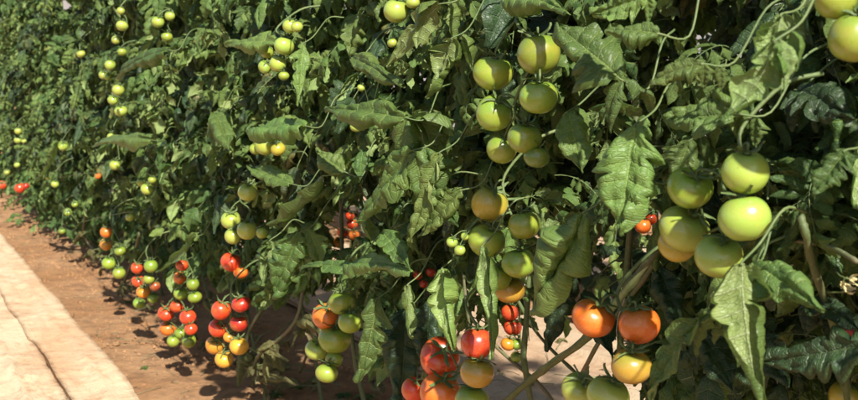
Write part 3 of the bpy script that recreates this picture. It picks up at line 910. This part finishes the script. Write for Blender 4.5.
# flower stalk and faded flowers by the right edge
# bare lower vine with withered leaves above the soil, mid picture
v_(pG, [(306,258,.18),(303,290,.14),(296,320,.12),(276,342,.10),(262,352,.10),(255,366,.12),(262,384,.16)], 0.006, M_OLD)
v_(pG, [(318,300,.2),(330,330,.24),(312,345,.24),(300,372,.3)], 0.005, M_OLD)
v_(NEAR[7], [(236,246,.16),(232,280,.14),(231,330,.14),(228,372,.18)], 0.006, M_STEM)
v_(NEAR[8], [(186,250,.16),(192,300,.18),(196,345,.22)], 0.007, M_STEM)
v_(NEAR[6], [(268,300,.2),(250,330,.2),(242,352,.2),(232,366,.25)], 0.007, M_OLD)
v_(NEAR[9], [(140,232,.12),(132,262,.14),(122,288,.2)], 0.008, M_OLD)
v_(NEAR[10], [(86,210,.1),(84,236,.15),(96,252,.2),(108,276,.22)], 0.008, M_OLD)

for i, h_ in enumerate([(298,322,.10,326,352),(276,342,.08,250,352),(262,352,.08,284,372),(300,330,.1,288,352),(256,366,.1,236,384),(262,384,.12,292,396),(110,262,.12,96,276),
                        (124,284,.12,112,298),(92,250,.12,80,262),(86,232,.10,72,246),(206,300,.1,212,330),(244,352,.12,262,364)]):
    bx_, by_, t_, tx_, ty_ = h_
    tx_ = bx_ + 0.75 * (tx_ - bx_); ty_ = by_ + 0.75 * (ty_ - by_); wpx_ = 0.42 * math.hypot(tx_ - bx_, ty_ - by_)
    hero_leaf((bx_, by_, tx_, ty_, wpx_, t_, 't', 0.9, 0.9, 0.6, 0.8, 0.5), M_DRY, 4000 + i, lit=False)
for i, (x, y, t_) in enumerate([(843,284,.0),(850,279,.01),(846,291,.02)]):
    p = PX(x, y, t_); pl = nearest(p); r = random.Random(i); mb = MB()
    for k in range(5):
        a = 2 * pi * k / 5; d = V((cos(a), sin(a), 0.7)).normalized()
        leaflet(mb, V((0, 0, 0)), d, V((0, 0, 1)), 0.013, 0.005, r, 1, 5, 2, bend=r.uniform(-2.2, -0.6), grav=0, tone=0.5, lobe=0, ruff=0.1, slant=0)
    mb.tube([(0, 0, 0), (0, 0, -0.005), (0.004, 0.002, -0.018), (0.014, 0.004, -0.03)], 0.0011, 5, 1)
    o = link('flower', mb.mesh('flower', [M_FLOWER, M_PET]), pl.root, p - pl.o); o.rotation_euler = (r.uniform(0.8, 2.2), 0, r.uniform(-1, 1))
keep_np[0] = np.array(keep_c); keep_np[1] = np.array(keep_s)
tot = 0
for i, pl in enumerate(FRONT):
    n = 66
    if pl.s < -0.9: n = 90
    c = pl.foliage(n, max(0.08, 0.38 - 0.05 * max(0, pl.s - 1)), 2.2, True, 50 + i, NEARV if pl.s < 1.5 else VARS, side=0.06, sc=(0.85, 1.2) if i < 5 else (0.7, 1.05))
    # leaves deeper in the row close the view, coloured as if shaded
    c2 = pl.foliage(32, 0.45, 1.9, True, 350 + i, SHADEV, side=0.2)
    tot += c + c2

# small shoots deep in the row: one mesh per plant
def fill(pl, n, zlo, zhi, seed, front=True, side=0.3, sc=(0.6, 0.95), tin=(-0.1, 0.3)):
    r = random.Random(seed); P = []; F = []; U = []; T = []; Mi = []; base = 0; c = 0; tries = 0
    while c < n and tries < n * 5:
        tries += 1
        i = r.randrange(len(LOW)); sp_, pv, pf, pu, pt, pm = LOW[i]
        M = Matrix.Translation(pl.o + pl.at(r.uniform(zlo, zhi)) + DS * r.uniform(-side, side) + DT * r.uniform(*tin)) @ Matrix.Rotation(math.atan2(-DT.y, -DT.x) + r.gauss(0, 1.4), 4, 'Z') @ Matrix.Rotation(r.uniform(-1, 1), 4, 'X') @ Matrix.Rotation(r.uniform(-0.7, 0.5), 4, 'Y') @ Matrix.Scale(r.uniform(*sc), 4)
        A = np.array(M)
        if not ok(sp_ @ A[:3, :3].T + A[:3, 3], front): continue
        P.append(pv @ A[:3, :3].T + A[:3, 3] - np.array(pl.o)); F.append(pf + base); U.append(pu); T.append(np.clip(pt + r.uniform(-0.15, 0.1), 0, 1)); Mi.append(pm)
        base += len(pv); c += 1
    if not c: return
    P = np.concatenate(P); F = np.concatenate(F); U = np.concatenate(U); T = np.concatenate(T); Mi = np.concatenate(Mi)
    me = bpy.data.meshes.new('foliage')
    me.vertices.add(len(P)); me.vertices.foreach_set('co', P.ravel())
    me.loops.add(F.size); me.loops.foreach_set('vertex_index', F.ravel().astype(np.int32))
    me.polygons.add(len(F)); me.polygons.foreach_set('loop_start', np.arange(0, F.size, 4, dtype=np.int32))
    me.materials.append(M_LEAF); me.materials.append(M_PET)
    me.polygons.foreach_set('material_index', Mi.astype(np.int32)); me.polygons.foreach_set('use_smooth', np.ones(len(F), bool))
    me.update(calc_edges=True)
    me.uv_layers.new(name='UVMap').data.foreach_set('uv', U.ravel())
    me.attributes.new('tone', 'FLOAT', 'FACE').data.foreach_set('value', T)
    tag(link('foliage', me, pl.root), kind='stuff')
LOW = []
for i in range(8):
    me, sp_ = compound_leaf(500 + i, 2, 2)
    n_ = len(me.vertices); pv = np.zeros(n_ * 3); me.vertices.foreach_get('co', pv)
    quads = [p for p in me.polygons if p.loop_total == 4]
    pf = np.array([list(p.vertices) for p in quads]); ul = me.uv_layers[0].data
    pu = np.array([[list(ul[l].uv) for l in p.loop_indices] for p in quads])
    pt = np.array([me.attributes['tone'].data[p.index].value for p in quads]); pm = np.array([p.material_index for p in quads])
    LOW.append((sp_, pv.reshape(-1, 3), pf, pu, pt, pm))
for i, pl in enumerate(FRONT):
    fill(pl, 150, 0.32 if pl.s < 2 else 0.08, 2.2, 2000 + i, tin=(-0.05, 0.45))
    fill(pl, 50, 0.3 if pl.s < 2 else 0.03, 1.4 if pl.s < 3 else 1.9, 2500 + i, side=0.28, sc=(0.42, 0.75), tin=(-0.28, 0.1))
BACK = []
bs = [1.0, 1.7, 2.4, 3.1, 3.9, 4.8, 5.8, 6.9, 8.1, 9.4]
for i, s_ in enumerate(bs):
    pl = Plant(s_, 2.05, 'tomato plant of the back row, glimpsed as dark leaves through gaps in the front row', 'tomato plants of the back row', height=2.6)
    BACK.append(pl)
    pl.foliage(98, 0.20, 2.5, False, 700 + i, SHADEV if i % 2 else VARS, side=0.16, sc=(0.9, 1.35))

# ------------------------------------------------------------------ litter on the soil
def withered(seed, p, size):
    r = random.Random(seed); mb = MB()
    a = r.uniform(0, 2 * pi)
    for k in range(r.choice((2, 3, 3))):
        b = a + r.uniform(-0.9, 0.9)
        d = V((cos(b), sin(b), r.uniform(-0.05, 0.5))).normalized()
        leaflet(mb, V((0, 0, 0.006)), d, V((0, 0, 1)), size * r.uniform(0.7, 1.1), size * r.uniform(0.35, 0.5), r, 4, 4, 4, bend=r.uniform(0.6, 2.2), grav=0,
                fold=r.uniform(0.5, 1.1), curl=r.uniform(-1.6, 1.6), twist=r.uniform(-1.8, 1.8), tone=r.random() * 0.9, ruff=0.2)
    mb.tube([(0, 0, 0.004), V((-cos(a), -sin(a), 0.1)) * size * 0.5, V((-cos(a), -sin(a), 0.02)) * size], 0.0025, 5, 1)
    zmin = min(v[2] for v in mb.v)
    o = link('withered_leaf', mb.mesh('withered_leaf', [M_DRY, M_OLD]), None, p + V((0, 0, -zmin - 0.004)))
    return o
WS = [(268,392,.11),(290,384,.10),(258,372,.09),(282,372,.10),(300,396,.10),(322,392,.09),(250,345,.07),(244,366,.08),(268,352,.08),(330,378,.07),(372,392,.08),
      (92,240,.10),(84,252,.10),(100,262,.09),(112,280,.09),(66,240,.09),(56,228,.10),(126,296,.07),(76,232,.09),(146,312,.07),(205,300,.09),(200,285,.08),(130,250,.08),
      (535,392,.07),(500,380,.08),(560,352,.07),(470,350,.08),(780,396,.08),(700,396,.09)]
for i, (x, y, sz) in enumerate(WS):
    g = GX(x, y, 0.01)
    lab = ('curled dry leaf on the soil under the plants in the lower middle' if 220 < x < 400 and y > 335 else 'small dry leaf on the soil below the short red and green clusters' if 125 < x < 220
           else 'dry leaf in the litter at the foot of the distant plants' if x < 130 else 'dry leaf lying on the pale ground behind the front row')
    tag(withered(60 + i, g, sz), lab, 'dead leaf', 'dry leaves fallen under the plants')
mb = MB(); r = random.Random(3)
def clod(c, a, b, h):
    base = len(mb.v); n = 6
    rz = r.uniform(0, pi)
    ring = []
    for k in range(n):
        th = 2 * pi * k / n + r.uniform(-.2, .2)
        x = a * cos(th); y = b * sin(th)
        ring.append(mb.vert(c + V((x * cos(rz) - y * sin(rz), x * sin(rz) + y * cos(rz), -0.003))))
    ring2 = []
    for k in range(n):
        v = V(mb.v[ring[k]]) - c
        ring2.append(mb.vert(c + v * r.uniform(0.55, 0.85) + V((0, 0, h * r.uniform(0.6, 1)))))
    t_ = mb.vert(c + V((0, 0, h)))
    for k in range(n):
        mb.face([ring[k], ring[(k + 1) % n], ring2[(k + 1) % n], ring2[k]]); mb.face([ring2[k], ring2[(k + 1) % n], t_])
for k in range(6000):
    s_ = 0.8 + 8 * r.random() ** 1.5; t_ = r.uniform(-0.19, 0.8)
    q = W(s_, t_, 0.0); a = r.uniform(0.003, 0.009) * (2.2 if r.random() < 0.08 else 1)
    clod(q, a, a * r.uniform(0.5, 1), a * 0.8)
tag(link('soil_clods', mb.mesh('soil_clods', [M_SOIL], False)), kind='stuff', label='loose crumbs of reddish soil scattered under the plants', cat='soil crumbs')
mb = MB()
for k in range(420):
    s_ = r.uniform(0.6, 8); t_ = r.uniform(-0.22, 1.6)
    q = W(s_, t_, 0.012 if t_ < 0.8 else 0.055); a = r.uniform(0, pi); l = r.uniform(0.012, 0.06)
    dd = V((cos(a), sin(a), r.uniform(-.05, .1))) * l
    mb.tube([q - dd, q + V((0, 0, 0.004)), q + dd], r.uniform(0.0007, 0.0018), 4)
tag(link('straw_bits', mb.mesh('straw_bits', [M_OLD])), kind='stuff', label='short dry stem bits strewn over soil and mulch', cat='plant litter')
# low weeds between the stems
for i, (x, y, sz) in enumerate([(276,396,.06),(300,388,.05),(365,398,.06),(146,368,.035),(128,302,.04),(205,345,.04),(345,396,.05)]):
    g = GX(x, y, 0.005); r = random.Random(i); mb = MB()
    for k in range(9):
        a = r.uniform(0, 2 * pi); d = V((cos(a), sin(a), r.uniform(0.3, 1.4))).normalized()
        leaflet(mb, V((0, 0, 0)), d, V((0, 0, 1)), sz * r.uniform(.6, 1.2), sz * 0.3, r, 4, 3, 3, bend=1, grav=.4, tone=r.random())
    tag(link('weed', mb.mesh('weed', [M_LEAF]), None, g), 'small green weed sprouting from the reddish soil', 'weed', 'weeds on the bare soil')
print('leaves', tot)
